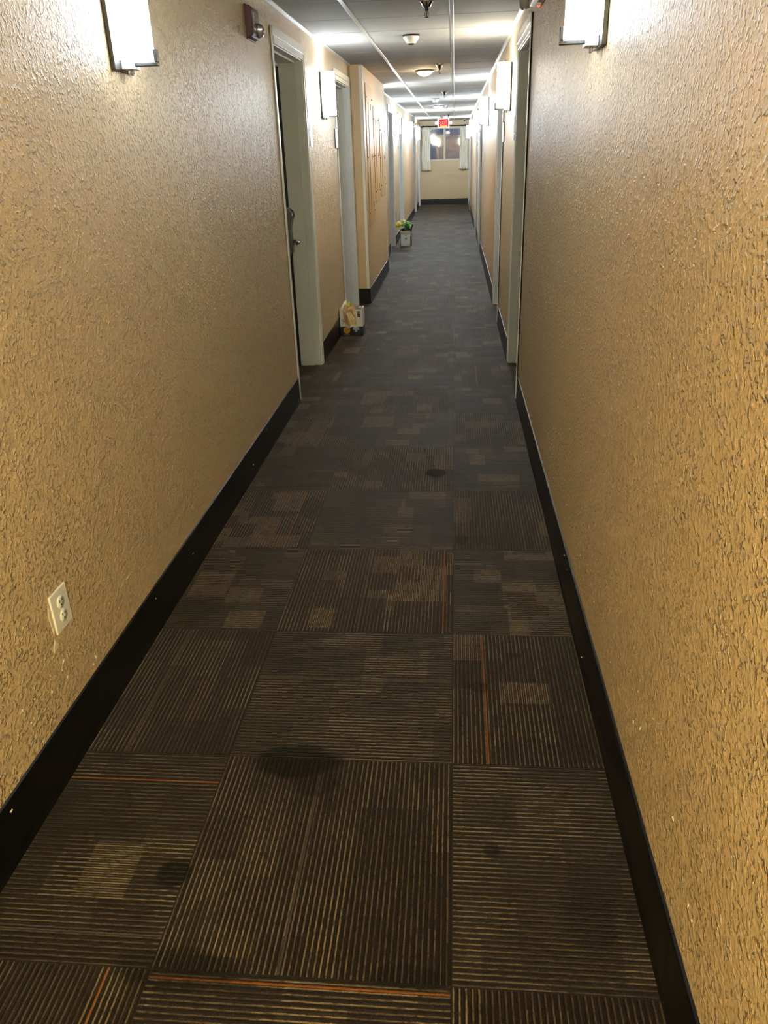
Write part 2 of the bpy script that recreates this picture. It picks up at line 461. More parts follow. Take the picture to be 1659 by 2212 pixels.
m.box(XL + .008, BX + .0075, BY0 - .0085, BY0, 0, .155).box(XL + .008, BX + .0075, BY1, BY1 + .0085, 0, .155)
struct('baseboard_projection', m, VINYL, bevel=.002)
struct('baseboard_end', MB().box(XL + .008, XR - .008, YF - .009, YF, 0, 0.155), VINYL, bevel=.003)
struct('baseboard_front', MB().box(XL + .008, XR - .008, YB, YB + .009, 0, 0.155), VINYL)

# ---------------------------------------------------------------- doors (built for the left wall: face at x=0, recess to -x, opening y 0..OPW)
def make_door(lock_far, name):
    root = bpy.data.objects.new(name, None); COL.objects.link(root); root['kind'] = 'structure'
    W, H = OPW, DH
    f = MB()
    # flat casing with a raised outer band, two steps like the head in the photograph
    for (a, b, c_) in ((-CW, 0.0, .0045), (W, W + CW, .010)):
        f.box(0, c_, a, b, 0, H + .078)
    f.box(0, .010, 0, W, H, H + .078)
    f.box(0, .0155, -CW, W + CW, H + .034, H + .080)
    f.box(0, .009, -CW, -CW + .02, 0, H + .034).box(0, .0135, W + CW - .02, W + CW, 0, H + .034)
    # reveal lining: shallow rabbet, then flat jamb
    t = .012
    for (a, b, c) in ((0, .006, t), (W - .006, W, W - t)):
        pass
    f.box(-.05, 0, 0, .006, 0, H).box(-.05, 0, W - .006, W, 0, H).box(-.05, 0, 0, W, H - .008, H)
    f.box(-DW, -.05, 0, .016, 0, H - .004).box(-DW, -.05, W - .016, W, 0, H - .004)
    f.box(-DW, -.05, .016, W - .016, H - .018, H)
    sl = MB().box(-DW, -.158, W - .0175, W - .0155, 0, H - .018).box(-DW, -.158, .0155, .0175, 0, H - .018)
    obj('door_seal', sl, BLACKM, root)
    # stop against the slab
    f.box(-DW, -DW + .018, .017, .026, 0, H - .018)
    f.box(-.175, -.155, .016, W - .016, H - .036, H - .018)
    obj('door_frame', f, FRAME, root, bevel=.0015)
    obj('door_slab', MB().box(-DW - .045, -DW, .018, W - .018, .012, H - .02), SLAB, root, bevel=.002)
    # electronic lock: long waisted escutcheon with lever
    yl = W - .075 if lock_far else .075
    s = 1 if lock_far else -1
    L = MB()
    prof = [(.0, .843), (.058, .843), (.064, .862), (.064, .90), (.060, .93), (.056, .99), (.060, 1.03), (.076, 1.075), (.082, 1.10), (.074, 1.125), (.050, 1.152), (.0, 1.158)]
    L.prism([(-DW + p[0], p[1]) for p in prof], 1, yl - .033, yl + .033)
    lk = obj('door_lock', L, STEEL, root, bevel=.006)
    obj('card_slot', MB().prism([(-DW + .0785, 1.085), (-DW + .0845, 1.098), (-DW + .077, 1.128), (-DW + .064, 1.142), (-DW + .058, 1.134)], 1, yl - .024, yl + .024), DARKSLOT, lk)
    lv = MB().tube([(-DW + .05, yl, .925), (-DW + .118, yl, .925)], .011, 12)
    lv.tube([(-DW + .112, yl, .925), (-DW + .114, yl - s * .02, .925), (-DW + .112, yl - s * .12, .922)], .0105, 10)
    obj('lever_handle', lv, CHROME, lk)
    obj('lock_plate', MB().box(-DW, -DW + .004, yl - .02, yl + .02, .80, .843).box(-DW, -DW + .004, yl - .02, yl + .02, 1.158, 1.20), STEEL, lk)
    # hinges on the other side
    for z in (.25, 1.05, 1.82):
        yh = .019 if lock_far else W - .019
        obj('hinge', MB().lathe([(.006, z - .05), (.006, z + .05)], (-DW + .006, yh, 0), 2, 8), STEEL, root)
    return root

door_far = make_door(True, 'door_1'); door_near = make_door(False, 'door_2')
door_far.location = (XL, DOORS_L[0][0], 0); door_near.location = (XL, DOORS_L[1][0], 0)
n = 3
for (y, far) in DOORS_L[2:]:
    c = copy_tree(door_far if far else door_near); c.name = 'door_%d' % n; n += 1; c.location = (XL, y, 0)
for (y, far) in DOORS_R:        # turned half round, so the lock side swaps
    c = copy_tree(door_near if far else door_far); c.name = 'door_%d' % n; n += 1
    c.location = (XR, y + OPW, 0); c.rotation_euler = (0, 0, PI)

# ---------------------------------------------------------------- wall sconces
def make_sconce(glow, tube, label):
    """back on the wall at x=0, bottom of the plate at z=0, width in y"""
    t = thing('wall_sconce', label, 'wall lamp')
    obj('back_plate', MB().box(0, .014, -.077, .077, 0, .315), BLACKM, t, bevel=.002)
    sh = MB()
    pts = [( .024 + .084 * math.sin(PI * i / 16) ** .55, -.058 * math.cos(PI * i / 16)) for i in range(17)]
    inn = [(.024 + (p[0] - .024) * .93, p[1] * .93) for p in pts]
    sh.prism(pts + inn[::-1], 2, .026, .318, smooth=True)
    sh.prism(inn, 2, .026, .032)
    obj('glass_shade', sh, glow, t)
    obj('lamp_tube', MB().lathe([(.013, .05), (.015, .055), (.015, .285), (.012, .292)], (.052, 0, 0), 2, 12), tube, t)
    obj('mounting_box', MB().box(.014, .05, -.03, .03, .004, .0255).box(.014, .032, -.03, .03, .0255, .05), SILVER, t, bevel=.002)
    obj('support_arm', MB().box(.05, .121, -.011, .011, .012, .022).box(.111, .121, -.011, .011, .022, .056), BLACKM, t, bevel=.0015)
    obj('screw_pin', MB().lathe([(.004, -.010), (.004, .006)], (.030, -.012, 0), 2, 8).lathe([(.004, -.010), (.004, .006)], (.030, .012, 0), 2, 8), SILVER, t)
    return t
ZS = 1.737
SY = 2.60
sc_l = make_sconce(GLOW, TUBE, 'nearest lit wall sconce on the left wall, cut by the top edge')
sc_l.location = (XL, 2.645, ZS)
lefts = [(6.665, 'lit wall sconce on the left wall between the two nearest left door frames'),
         (11.17, 'wall sconce hidden just behind the boxed-out panel wall, its glow on the ceiling'),
         (14.53, 'lit wall sconce on the left wall just past the panels, above the white carton'),
         (18.58, 'second lit wall sconce past the electrical panels on the left wall'),
         (22.62, 'lit wall sconce on the left wall closest to the end window')]
rights = [(2.592, 'nearest lit wall sconce on the right wall, cut by the top edge'),
          (10.66, 'cool lit wall sconce on the right wall, next beyond the yellowish one'),
          (14.40, 'third lit wall sconce on the right wall, counting from the yellowish one'),
          (18.52, 'second farthest lit wall sconce on the right wall, overlapping the farthest'),
          (22.80, 'farthest lit wall sconce on the right wall, beside the right curtain')]
def relit(o, k):
    for ch in o.children:
        if ch.name.startswith(('glass_shade', 'lamp_tube')):
            ch.data = ch.data.copy(); ch.data.materials[0] = FARLIT[k][0 if ch.name.startswith('glass') else 1]
LEVEL = lambda y: 1 if y < 8 else 2 if y < 12 else 3 if y < 17 else 4
for y, l in lefts: relit(dup(sc_l, l, (XL, y, ZS), 0, 'wall sconces on the left wall'), LEVEL(y))
sc_l['group'] = 'wall sconces on the left wall'
for y, l in rights:
    c = dup(sc_l, l, (XR, y, ZS), PI, 'wall sconces on the right wall')
    if y > 5: relit(c, LEVEL(y))
w = make_sconce(GLOWW, TUBEW, 'yellowish lit wall sconce on the right wall between the two nearest right doors')
w.location = (XR, 6.56, ZS); w.rotation_euler = (0, 0, PI); w['group'] = 'wall sconces on the right wall'
a = make_sconce(GLOWB, TUBEB, 'amber wall sconce on the left wall behind the viewer')
a.location = (XL, -1.35, ZS)
c = dup(a, 'amber wall sconce on the right wall behind the viewer', (XR, -1.35, ZS), PI)
for ch in c.children:
    if ch.name.startswith(('glass_shade', 'lamp_tube')):
        ch.data = ch.data.copy()
        ch.data.materials[0] = emit('brighter amber lamp', (1.0, 0.90, 0.47), (SCONCE_GLASS if ch.name.startswith('glass') else SCONCE_TUBE) * 17)

# ---------------------------------------------------------------- ceiling lamps, detectors, sprinklers, camera
def make_dome(glow, label):
    t = thing('ceiling_lamp', label, 'ceiling lamp', group='flush dome lamps on the ceiling')
    obj('lamp_ring', MB().lathe([(.085, 0), (.098, -.004), (.098, -.012), (.086, -.018), (.080, -.012)], (0, 0, 0), 2, 32), SILVER, t)
    obj('dome_glass', MB().lathe([(.080, -.010), (.078, -.022), (.062, -.038), (.036, -.050), (.010, -.055)], (0, 0, 0), 2, 32), glow, t)
    obj('ring_clip', MB().lathe([(.004, -.024), (.008, -.018), (.008, -.004)], (.094, -.01, 0), 2, 10), CHROME, t)
    return t
d = make_dome(DOMEW, 'yellow-glowing dome lamp on the ceiling, nearer of the two in view'); d.location = (-0.325, 9.42, ZC)
d = make_dome(DOMEC, 'white-glowing dome lamp on the ceiling, farther of the two in view'); d.location = (-0.325, 16.72, ZC)

sm = thing('smoke_detector', 'white tiered smoke detector on the ceiling, nearest and largest', 'smoke detector', (-0.325, 6.62, ZC), group='smoke detectors on the ceiling')
obj('mounting_base', MB().lathe([(.062, 0), (.062, -.010), (.056, -.012)], (0, 0, 0), 2, 28), DARKSLOT, sm)
obj('housing', MB().lathe([(.060, -.008), (.060, -.018), (.050, -.032), (.050, -.036), (.040, -.042), (.040, -.050), (.026, -.056), (.010, -.057)], (0, 0, 0), 2, 28), WHITEP, sm)
obj('sensor_cap', MB().lathe([(.024, -.054), (.024, -.060), (.018, -.064), (.004, -.065)], (0, 0, 0), 2, 20), DARKSLOT, sm)
dup(sm, 'white smoke detector on the ceiling in front of the farther dome lamp', (-0.325, 14.49, ZC))
dup(sm, 'white smoke detector on the ceiling just above the exit sign', (-0.325, 21.7, ZC))

sp = thing('sprinkler', 'sprinkler head hanging at the top edge of the photo, nearest one', 'sprinkler', (-0.165, 5.23, ZC), group='sprinkler heads along the ceiling')
obj('escutcheon', MB().lathe([(.040, 0), (.040, -.004), (.028, -.018), (.022, -.030), (.018, -.032)], (0, 0, 0), 2, 24), CHROME, sp)
obj('pipe', MB().lathe([(.011, -.02), (.011, -.046), (.008, -.05)], (0, 0, 0), 2, 12), BLACKM, sp)
fr = MB()
for s in (-1, 1): fr.tube([(s * .006, 0, -.048), (s * .011, 0, -.058), (s * .010, 0, -.070), (s * .002, 0, -.080)], .002, 6)
fr.lathe([(.003, -.048), (.003, -.08)], (0, 0, 0), 2, 8)
obj('frame_arms', fr, STEEL, sp)
obj('deflector', MB().lathe([(.013, -.080), (.014, -.082), (.004, -.083)], (0, 0, 0), 2, 16), BLACKM, sp)
for y, l in ((8.85, 'sprinkler head on the ceiling right beside the yellow-glowing dome lamp'), (12.82, 'sprinkler head on the ceiling next beyond the yellow-glowing dome lamp'),
             (16.88, 'sprinkler head on the ceiling to the right of the white-glowing dome lamp'), (20.78, 'sprinkler head on the ceiling above right of the exit sign'),
             (24.5, 'farthest sprinkler head on the ceiling, behind the exit sign')):
    dup(sp, l, (-0.155, y, ZC))

cm = thing('security_camera', 'small white dome camera with black lens on the ceiling over the right curtain', 'security camera', (0.27, 24.6, ZC))
obj('housing', MB().lathe([(.056, 0), (.056, -.012), (.050, -.026), (.040, -.034), (.02, -.036)], (0, 0, 0), 2, 24), WHITEP, cm)
obj('lens_ball', MB().blob((0, -.012, -.038), (.027, .027, .022), 1, 0, 2), BPLAS, cm)

# ---------------------------------------------------------------- alarm strobe, emergency lights
st = thing('fire_alarm', 'maroon fire alarm strobe with clear lens high on the left wall', 'fire alarm', (XL, 4.425, 2.02))
obj('housing', MB().prism([(0, -.002), (.024, .004), (.034, .014), (.034, .128), (.022, .138), (0, .138)], 1, -.072, .085), MAROON, st, bevel=.006)
text('lettering', 'FIRE', .028, WHITEP, st, (.0348, -.030, .086), (PI / 2, PI / 2, PI / 2))
obj('back_box', MB().box(0, .006, -.078, .090, -.006, .143), plain('dark red plastic', srgb(60, 16, 30), .4), st, bevel=.002)
obj('strobe_lens', MB().lathe([(.032, .032), (.031, .046), (.025, .058), (.012, .066), (.003, .067)], (0, .040, .040), 0, 24), CLEAR, st)
obj('reflector', MB().lathe([(.027, .0345), (.021, .040), (.006, .040)], (0, .040, .040), 0, 20), CHROME, st)

em = thing('emergency_light', 'emergency light with round lamp head and red indicator, top right corner of ceiling', 'emergency light', (XR, 4.40, 2.105))
obj('battery_case', MB().prism([(0, 0), (-.055, .008), (-.060, .10), (0, .11)], 1, -.13, .13), plain('grey plastic', srgb(120, 118, 116), .4), em, bevel=.006)
obj('indicator', MB().lathe([(.007, 0), (.007, -.006), (.003, -.009)], (-.014, .06, .004), 2, 12), REDLED, em)
obj('test_button', MB().box(-.03, -.012, -.02, .0, -.004, .004), WHITEP, em)
for yy in (.22, -.22):
    h = MB().lathe([(.010, .0), (.040, -.010), (.064, -.024), (.078, -.046), (.073, -.046), (.035, -.024), (.004, -.020)], (0, 0, 0), 0, 28)
    o = obj('lamp_head', h, plain('satin grey reflector', srgb(176, 176, 180), .3, metal=.1), em)
    o.location = (-.018, yy, .068); o.rotation_euler = (0, .35, -.5 if yy > 0 else .5)
obj('lamp_arm', MB().tube([(-.03, -.2, .08), (-.03, .2, .08)], .008, 8), BLACKM, em)

e2 = thing('emergency_light', 'grey box emergency light high on left wall between the two farthest left sconces', 'emergency light', (XL, 20.75, 2.05))
obj('battery_case', MB().box(0, .065, -.15, .15, .06, .19), plain('light grey plastic', srgb(150, 152, 158), .4), e2, bevel=.008)
for yy in (-.1, .12):
    obj('lamp_head', MB().lathe([(.01, 0), (.04, -.015), (.048, -.06), (.045, -.062)], (.05, yy, .055), 2, 20), BPLAS if yy > 0 else WHITEP, e2)

# exit sign with two lamp heads
ex = thing('exit_sign', 'red lit exit sign hanging from the ceiling before the end window', 'exit sign', (-0.306, 23.3, ZC))
obj('canopy', MB().box(-.06, .06, -.02, .02, -.012, 0), WHITEP, ex, bevel=.003)
obj('housing', MB().box(-.158, .158, -.024, .024, -.225, -.012), WHITEP, ex, bevel=.008)
obj('sign_face', MB().box(-.128, .128, -.0285, -.024, -.212, -.024), EXITRED, ex, bevel=.002)
text('lettering', 'EXIT', .135, EXITW, ex, (0, -.0300, -.115), (PI / 2, 0, 0), sx=.74)
obj('lit_strip', MB().box(-.10, .10, -.029, -.0285, -.208, -.180), emit('amber strip', (1, .22, .01), .2, srgb(190, 80, 10)), ex)
for s in (-1, 1):
    obj('lamp_head', MB().lathe([(.012, .02), (.03, .01), (.036, -.03), (.032, -.034), (.01, -.036)], (s * .195, 0, -.115), 1, 20), WHITEP, ex)
obj('head_bar', MB().box(-.20, .20, -.006, .006, -.121, -.109), WHITEP, ex)

# ---------------------------------------------------------------- window, curtains
wn = bpy.data.objects.new('window_1', None); COL.objects.link(wn); wn['kind'] = 'structure'
wn.location = (0, YF, 0)
f = MB()
f.box(WX0, WX0 + .035, .02, .09, WZ0, WZ1).box(WX1 - .035, WX1, .02, .09, WZ0, WZ1)
f.box(WX0, WX1, .02, .09, WZ1 - .035, WZ1).box(WX0, WX1, .02, .09, WZ0, WZ0 + .035)
obj('window_frame', f, CREAM, wn, bevel=.003)
obj('mullion', MB().box(-.328, -.270, .005, .09, WZ0 + .03, WZ1 - .035), CREAM, wn, bevel=.003)
obj('window_latch', MB().box(-.340, -.326, -.004, .012, 1.57, 1.60), BLACKM, wn, bevel=.002)
for a, b in ((WX0 + .035, -.328), (-.270, WX1 - .035)):
    obj('window_pane', MB().box(a, b, .05, .055, WZ0 + .035, WZ1 - .035), PANE, wn)
obj('window_sill', MB().box(WX0 - .03, WX1 + .03, -.028, .02, WZ0 - .022, WZ0), CREAM, wn, bevel=.003)

rod = thing('curtain_rod', 'black curtain rod across the top of the end window', 'curtain rod', (-.31, YF - .075, 2.118))
obj('rod', MB().tube([(-.66, 0, 0), (.66, 0, 0)], .012, 12), BPLAS, rod)
for s in (-1, 1):
    obj('finial', MB().blob((s * .675, 0, 0), (.022, .022, .022), 2, 0, 2), BPLAS, rod)
    obj('bracket', MB().box(s * .60 - .01, s * .60 + .01, 0, .075, -.008, .008).box(s * .60 - .015, s * .60 + .015, .068, .075, -.04, .03), BPLAS, rod)
def curtain(x0, x1, z0, label, seed):
    t = thing('curtain', label, 'curtain', ((x0 + x1) / 2, YF - .075, z0), group='curtains at the end window')
    H = 2.10 - z0; W = x1 - x0; rnd = random.Random(seed)
    ph = rnd.random() * 6
    def fn(u, v):
        w = .86 + .14 * (1 - v) ** .8
        x = (u - .5) * W * w + .008 * math.sin(9 * v + ph)
        y = .028 * math.sin(2 * PI * 5.5 * u + ph + .5 * math.sin(3 * v)) * (.55 + .45 * (1 - v)) + .008 * math.sin(17 * u + 5 * v)
        return (x, y, v * H + .006 * math.sin(20 * u) * (1 - v))
    obj('cloth', MB().grid(fn, 90, 24), CURTAIN, t, solid=.003)
    hdr = MB()
    for i in range(6):
        hdr.tube([((i + .5) / 6 * W * .84 - W * .42 + .018 * math.cos(q), 0 + .003 * i % .002, H + .018 + .018 * math.sin(q)) for q in [2 * PI * k / 12 for k in range(13)]], .0025, 5)
    obj('rod_rings', hdr, BPLAS, t)
curtain(-.985, -.705, .945, 'cream pleated curtain hanging at the left side of the end window', 3)
curtain(.138, .385, .950, 'cream pleated curtain hanging at the right side of the end window', 8)

# ---------------------------------------------------------------- room signs
def make_sign(name_label, dark=False):
    t = thing('room_sign', name_label, 'room sign', group='room signs beside the doors')
    obj('backing', MB().box(0, .006, -.055, .055, 0, .155), BLACKM if dark else SILVER, t, bevel=.002)
    obj('upper_panel', MB().box(.006, .013, -.048, .05, .048, .150), WHITEP, t, bevel=.001)
    obj('lower_panel', MB().box(.006, .012, -.048, .05, .005, .044), SILVER, t, bevel=.001)
    return t
s1 = make_sign('white and silver room sign just beyond the nearest left door frame'); s1.location = (XL, 6.005, 1.53)
s2 = make_sign('black-edged room sign just before the second left door frame', True); s2.location = (XL, 7.31, 1.53)
dup(s1, 'white room sign just beyond the nearest right door frame', (XR, 6.005, 1.53), PI)
dup(s2, 'room sign just before the second right door frame', (XR, 7.305, 1.53), PI)
dup(s1, 'room sign just beyond the door that follows the panel wall', (XL, 14.2, 1.53))
dup(s2, 'room sign under the left sconce above the white carton', (XL, 15.5, 1.53))
dup(s1, 'room sign just beyond the third right door frame', (XR, 14.2, 1.53), PI)
dup(s2, 'room sign just before the fourth right door frame', (XR, 15.5, 1.53), PI)

# ---------------------------------------------------------------- electrical panels on the boxed-out wall
def panel(y0, y1, z0, z1, iy0, iy1, iz0, iz1, zmid, label):
    t = thing('electrical_panel', label, 'electrical panel', (BX, (y0 + y1) / 2, z0), group='painted electrical panels on the boxed-out wall')
    yc = (y0 + y1) / 2
    R = lambda a: a - yc
    obj('cover_plate', MB().box(.0005, .008, R(y0), R(y1), 0, z1 - z0), PAINTED, t, bevel=.002)
    d_ = obj('panel_door', MB().box(.008, .013, R(iy0), R(iy1), iz0 - z0, iz1 - z0), PAINTED, t, bevel=.002)
    for zz in (iz1 - .045, zmid, iz0 + .045):
        obj('latch', MB().box(.013, .015, R(iy1) - .048, R(iy1) - .014, zz - z0 - .027, zz - z0 + .027), DARKSLOT, d_, bevel=.001)
    for yy in (y0 + .035, y1 - .035):
        for zz in (z1 - .125, zmid, z0 + .125):
            obj('screw', MB().lathe([(.009, .008), (.008, .013), (.003, .015)], (0, R(yy), zz - z0), 0, 10), COPPER, t)
    return t
panel(8.755, 9.38, .770, 2.125, 8.945, 9.20, .925, 1.965, 1.445, 'nearest and tallest tan painted electrical panel on the boxed-out wall')
panel(9.51, 10.09, .955, 1.950, 9.70, 9.975, 1.085, 1.820, 1.455, 'middle of the three tan painted electrical panels')
panel(10.26, 10.92, .990, 1.857, 10.47, 10.76, 1.135, 1.705, 1.425, 'farthest and shortest tan painted electrical panel, by the white corner trim')

# ---------------------------------------------------------------- outlet
ol = thing('power_outlet', 'white double power outlet low on the left wall in the foreground', 'power outlet', (XL, 1.640, .376))
obj('cover_plate', MB().box(0, .0065, -.043, .043, 0, .114), WHITEP, ol, bevel=.003)
for zc in (.037, .077):
    s_ = obj('socket', MB().lathe([(.0175, .006), (.0172, .0085), (.004, .0085)], (0, 0, zc), 0, 24), WHITEP, ol)
    for dy, hh in ((-.0065, .0085), (.0065, .007)):
        obj('slot', MB().box(.0084, .0090, dy - .0012, dy + .0012, zc + .002 - hh / 2 + .003, zc + .002 + hh / 2 + .003), DARKSLOT, s_)
    obj('slot', MB().lathe([(.0026, .0084), (.0026, .0090)], (0, 0, zc - .0075), 0, 10), DARKSLOT, s_)
obj('screw', MB().lathe([(.003, .006), (.0025, .0078)], (0, 0, .057), 0, 10), WHITEP, ol)
o2 = dup(ol, 'small white power outlet low on the left wall behind the white carton', (XL, 14.95, .376))

# bare plaster around the outlet, chips and scratches in the paint: marks of the walls themselves
def fleck(m, x, sgn, y, z, w, h, ang, seed):
    r = random.Random(seed); n_ = 9; c, s = math.cos(ang), math.sin(ang)
    pts = []
    for i in range(n_):
        q = 2 * PI * i / n_; k = .55 + .75 * r.random()
        a_, b_ = w / 2 * k * math.cos(q), h / 2 * k * math.sin(q)
        pts.append((y + a_ * c - b_ * s, z + a_ * s + b_ * c))
    A = [m.b.verts.new((x, p[0], p[1])) for p in pts]; B = [m.b.verts.new((x + sgn * .0016, y + (p[0] - y) * .7, z + (p[1] - z) * .7)) for p in pts]
    for i in range(n_): m.b.faces.new((A[i], A[(i + 1) % n_], B[(i + 1) % n_], B[i]))
    m.b.faces.new(B)
m = MB()
for i, (y, z, w_, h_, an) in enumerate(((2.045, .2935, .045, .0035, 0.03), (1.995, .292, .03, .003, 0), (1.897, .289, .007, .006, 0), (1.948, .295, .006, .004, 0),
        (1.757, .196, .010, .022, .3), (1.738, .183, .008, .01, 0), (1.600, .293, .022, .008, .3), (1.585, .276, .007, .006, 0), (1.600, .243, .009, .010, 0),
        (1.520, .258, .007, .012, 0), (1.444, .294, .006, .006, 0), (1.39, .302, .004, .01, 0), (1.408, .25, .008, .006, .4), (1.35, .262, .004, .006, 0),
        (3.933, .253, .008, .01, 0), (6.964, .269, .012, .014, 0), (3.72, .235, .006, .006, 0), (3.2, .26, .005, .005, 0), (2.9, .31, .006, .004, 0), (3.45, .4, .008, .002, .6))):
    fleck(m, XL, 1, y, z, w_ * .8, h_ * .8, an, i)
obj('paint_chips', m, CHIPW, wall_left)
m = MB()
fleck(m, XL, 1, 1.585, .352, .035, .04, .2, 50); fleck(m, XL, 1, 1.676, .372, .02, .03, 0, 51); fleck(m, XL, 1, 1.592, .425, .018, .09, 0, 52)
obj('plaster_patch', m, PATCH, wall_left)
m = MB()
for i, (y, z, w_, h_, an) in enumerate(((1.432, .288, .010, .012, .2), (1.375, .318, .006, .02, .4), (.966, .278, .006, .01, 0), (.94, .272, .008, .006, .2), (1.977, .273, .006, .008, 0),
        (2.256, .276, .006, .007, 0), (6.305, .215, .012, .014, 0), (2.6, .30, .006, .006, 0), (3.1, .25, .008, .006, 0), (1.7, .26, .006, .007, 0), (1.1, .34, .012, .003, .5))):
    fleck(m, XR, -1, y, z, w_ * .8, h_ * .8, an, i + 100)
obj('paint_chips', m, CHIPW, wall_right)
m = MB()
for i, (y, z, w_, h_, an) in enumerate(((2.517, .136, .035, .003, -.3), (2.44, .12, .025, .003, -.5), (2.039, .03, .008, .006, 0), (4.05, .12, .01, .006, 0))):
    fleck(m, XR - .0075, -1, y, z, w_, h_, an, i + 200)
obj('scratches', m, PATCH, bpy.data.objects['baseboard_right'])
m = MB()
for i, (y, z, w_, h_, an) in enumerate(((1.245, .13, .012, .008, 0), (3.95, .13, .008, .01, 0), (3.6, .06, .01, .012, 0), (2.6, .08, .004, .004, 0), (2.2, .12, .004, .004, 0), (6.2, .10, .02, .004, .3))):
    fleck(m, XL + .0075, 1, y, z, w_, h_, an, i + 300)
obj('scratches', m, PATCH, bpy.data.objects['baseboard_left'])

# ---------------------------------------------------------------- nearer carton with paper bag and yellow tag
bw, bh, bd = .205, .237, .15
bx = thing('beer_carton', 'white and navy bottle carton on the floor by the left wall', 'carton', (XL + .0135 + bw / 2, 6.885, 0))
hb = bw / 2
t_ = .004
top = MB()
zsp = .085
def walls(m, z0, z1):
    m.box(-hb, hb, 0, t_, z0, z1).box(-hb, hb, bd - t_, bd, z0, z1).box(-hb, -hb + t_, t_, bd - t_, z0, z1).box(hb - t_, hb, t_, bd - t_, z0, z1)
walls(top, zsp, bh); body = obj('upper_body', top, CARDW, bx)
low = MB(); walls(low, 0, zsp); low.box(-hb + t_, hb - t_, t_, bd - t_, 0, .004); obj('lower_body', low, NAVY, bx)
obj('top_flap', MB().box(.035, hb - .004, .002, bd, bh, bh + .003), plain('charcoal print', srgb(70, 72, 74), .5), bx)
obj('top_print', MB().box(.062, .068, .03, bd - .02, bh + .003, bh + .0036).box(.076, .081, .03, bd - .03, bh + .003, bh + .0036).box(hb - .012, hb - .002, .002, bd, bh + .003, bh + .0036), CARDW, bx)
fl = MB(); fl.grid(lambda u, v: (-hb + .002 + .055 * u + .02 * v * (1 - u), .01 + .05 * v + .05 * u * v, bh - .004 + .07 * v * (.45 + .75 * u) + .01 * math.sin(5 * u)), 8, 8)
obj('torn_flap', fl, CARDW, bx, solid=.003)
obj('count_label', MB().box(.055, .083, -.0008, 0, bh - .070, bh - .018), INK, bx)
text('lettering', '12', .026, CARDW, bx, (.069, -.0012, bh - .034), (PI / 2, 0, 0))
text('lettering', 'BOTTLES', .0055, PALE, bx, (.069, -.0012, bh - .058), (PI / 2, 0, 0))
text('lettering', 'Corona', .040, INK, bx, (-.084, -.0006, .140), (PI / 2, 0, 0), align='LEFT', sx=.8)
obj('gold_seal', MB().lathe([(.030, -.0008), (.030, 0)], (-.045, 0, .052), 1, 28), GOLD, bx)
text('lettering', 'CERVEZA\nMAS FINA', .009, plain('brown print', srgb(110, 70, 10), .5), bx, (-.045, -.0012, .056), (PI / 2, 0, 0))
text('lettering', 'Extra\nCerveza Especial', .0075, PALE, bx, (-.045, -.0008, .014), (PI / 2, 0, 0))
obj('bottle_panel', MB().box(.012, .066, -.0006, 0, .006, .090), plain('deep navy print', srgb(20, 30, 66), .4), bx)
obj('brand_panel', MB().box(.012, .066, -.0012, -.0006, .056, .090), PALE, bx)
text('lettering', 'Corona', .019, INK, bx, (.039, -.0018, .074), (PI / 2, 0, 0), sx=.85)
obj('crown_mark', MB().lathe([(.010, -.0014), (.010, -.0006)], (.039, 0, .046), 1, 16), PALE, bx)

bg = thing('paper_bag', 'crumpled brown paper bag bulging out over the front of the nearer carton', 'paper bag', (bx.location.x - .005, 6.86, .1))
outline = [(-.006, -.049, .052), (.04, -.058, .056), (.08, -.064, .052), (.115, -.068, .044), (.15, -.062, .050), (.175, -.046, .062)]
def bagf(u, v):
    k = v * 5; i = min(4, int(k)); f_ = k - i
    z = outline[i][0] * (1 - f_) + outline[i + 1][0] * f_
    a_ = outline[i][1] * (1 - f_) + outline[i + 1][1] * f_; b_ = outline[i][2] * (1 - f_) + outline[i + 1][2] * f_
    x = a_ + (b_ - a_) * u
    crease = .010 * abs(math.sin(PI * (u * 2.2 + .35 * v))) + .012 * noise.noise(Vector((u * 5, v * 6, 2.0)))
    y = .022 - .048 * math.sin(PI * min(1, max(0, u))) ** .7 * (1 - .35 * v) + crease
    return (x, y, z + .006 * math.sin(9 * u + 2))
obj('bag_front', MB().grid(bagf, 26, 30, smooth=False), KRAFT, bg, solid=.0015)
def bagb(u, v):
    p = bagf(u, .55 + .45 * v)
    return (p[0] * .95, .03 + .045 * math.sin(PI * u) + .01 * noise.noise(Vector((u * 6, v * 4, 9.0))), p[2] - .012 + .02 * u * v)
obj('bag_back', MB().grid(bagb, 20, 14, smooth=False), KRAFT, bg, solid=.0015)
def bagband(u, v):
    p = bagf(u, .0)
    return (p[0] * 1.02, p[1] - .004 + .004 * v, -.010 + .020 * v + p[2])
obj('white_band', MB().grid(bagband, 20, 3, smooth=False), CARDW, bg, solid=.0015)
cr = MB()  # thin darker strips along the folds, with the fold shade put into their colour
for pts in ([(-.012, .17), (-.022, .14), (-.030, .11), (-.038, .085), (-.040, .05), (-.034, .018)], [(.004, .165), (.016, .135), (.026, .10), (.040, .075), (.043, .035), (.040, .012)]):
    cr.tube([(p[0], bagf((p[0] + .064) / .116, min(1, max(0, p[1] / .175)))[1] - .002, p[1]) for p in pts], .0022, 5)
obj('crease', cr, plain('shadow brown paper', srgb(120, 84, 52), .8), bg)
yt = thing('yellow_tag', 'small bright yellow tag sticking out of the paper bag', 'tag', (bx.location.x - .02, 6.885, .268))
obj('tag', MB().prism([(-.011, .0), (.002, -.008), (.011, .004), (.015, .030), (.004, .038), (-.008, .032)], 1, -.004, .004), YELLOW, yt, bevel=.001)

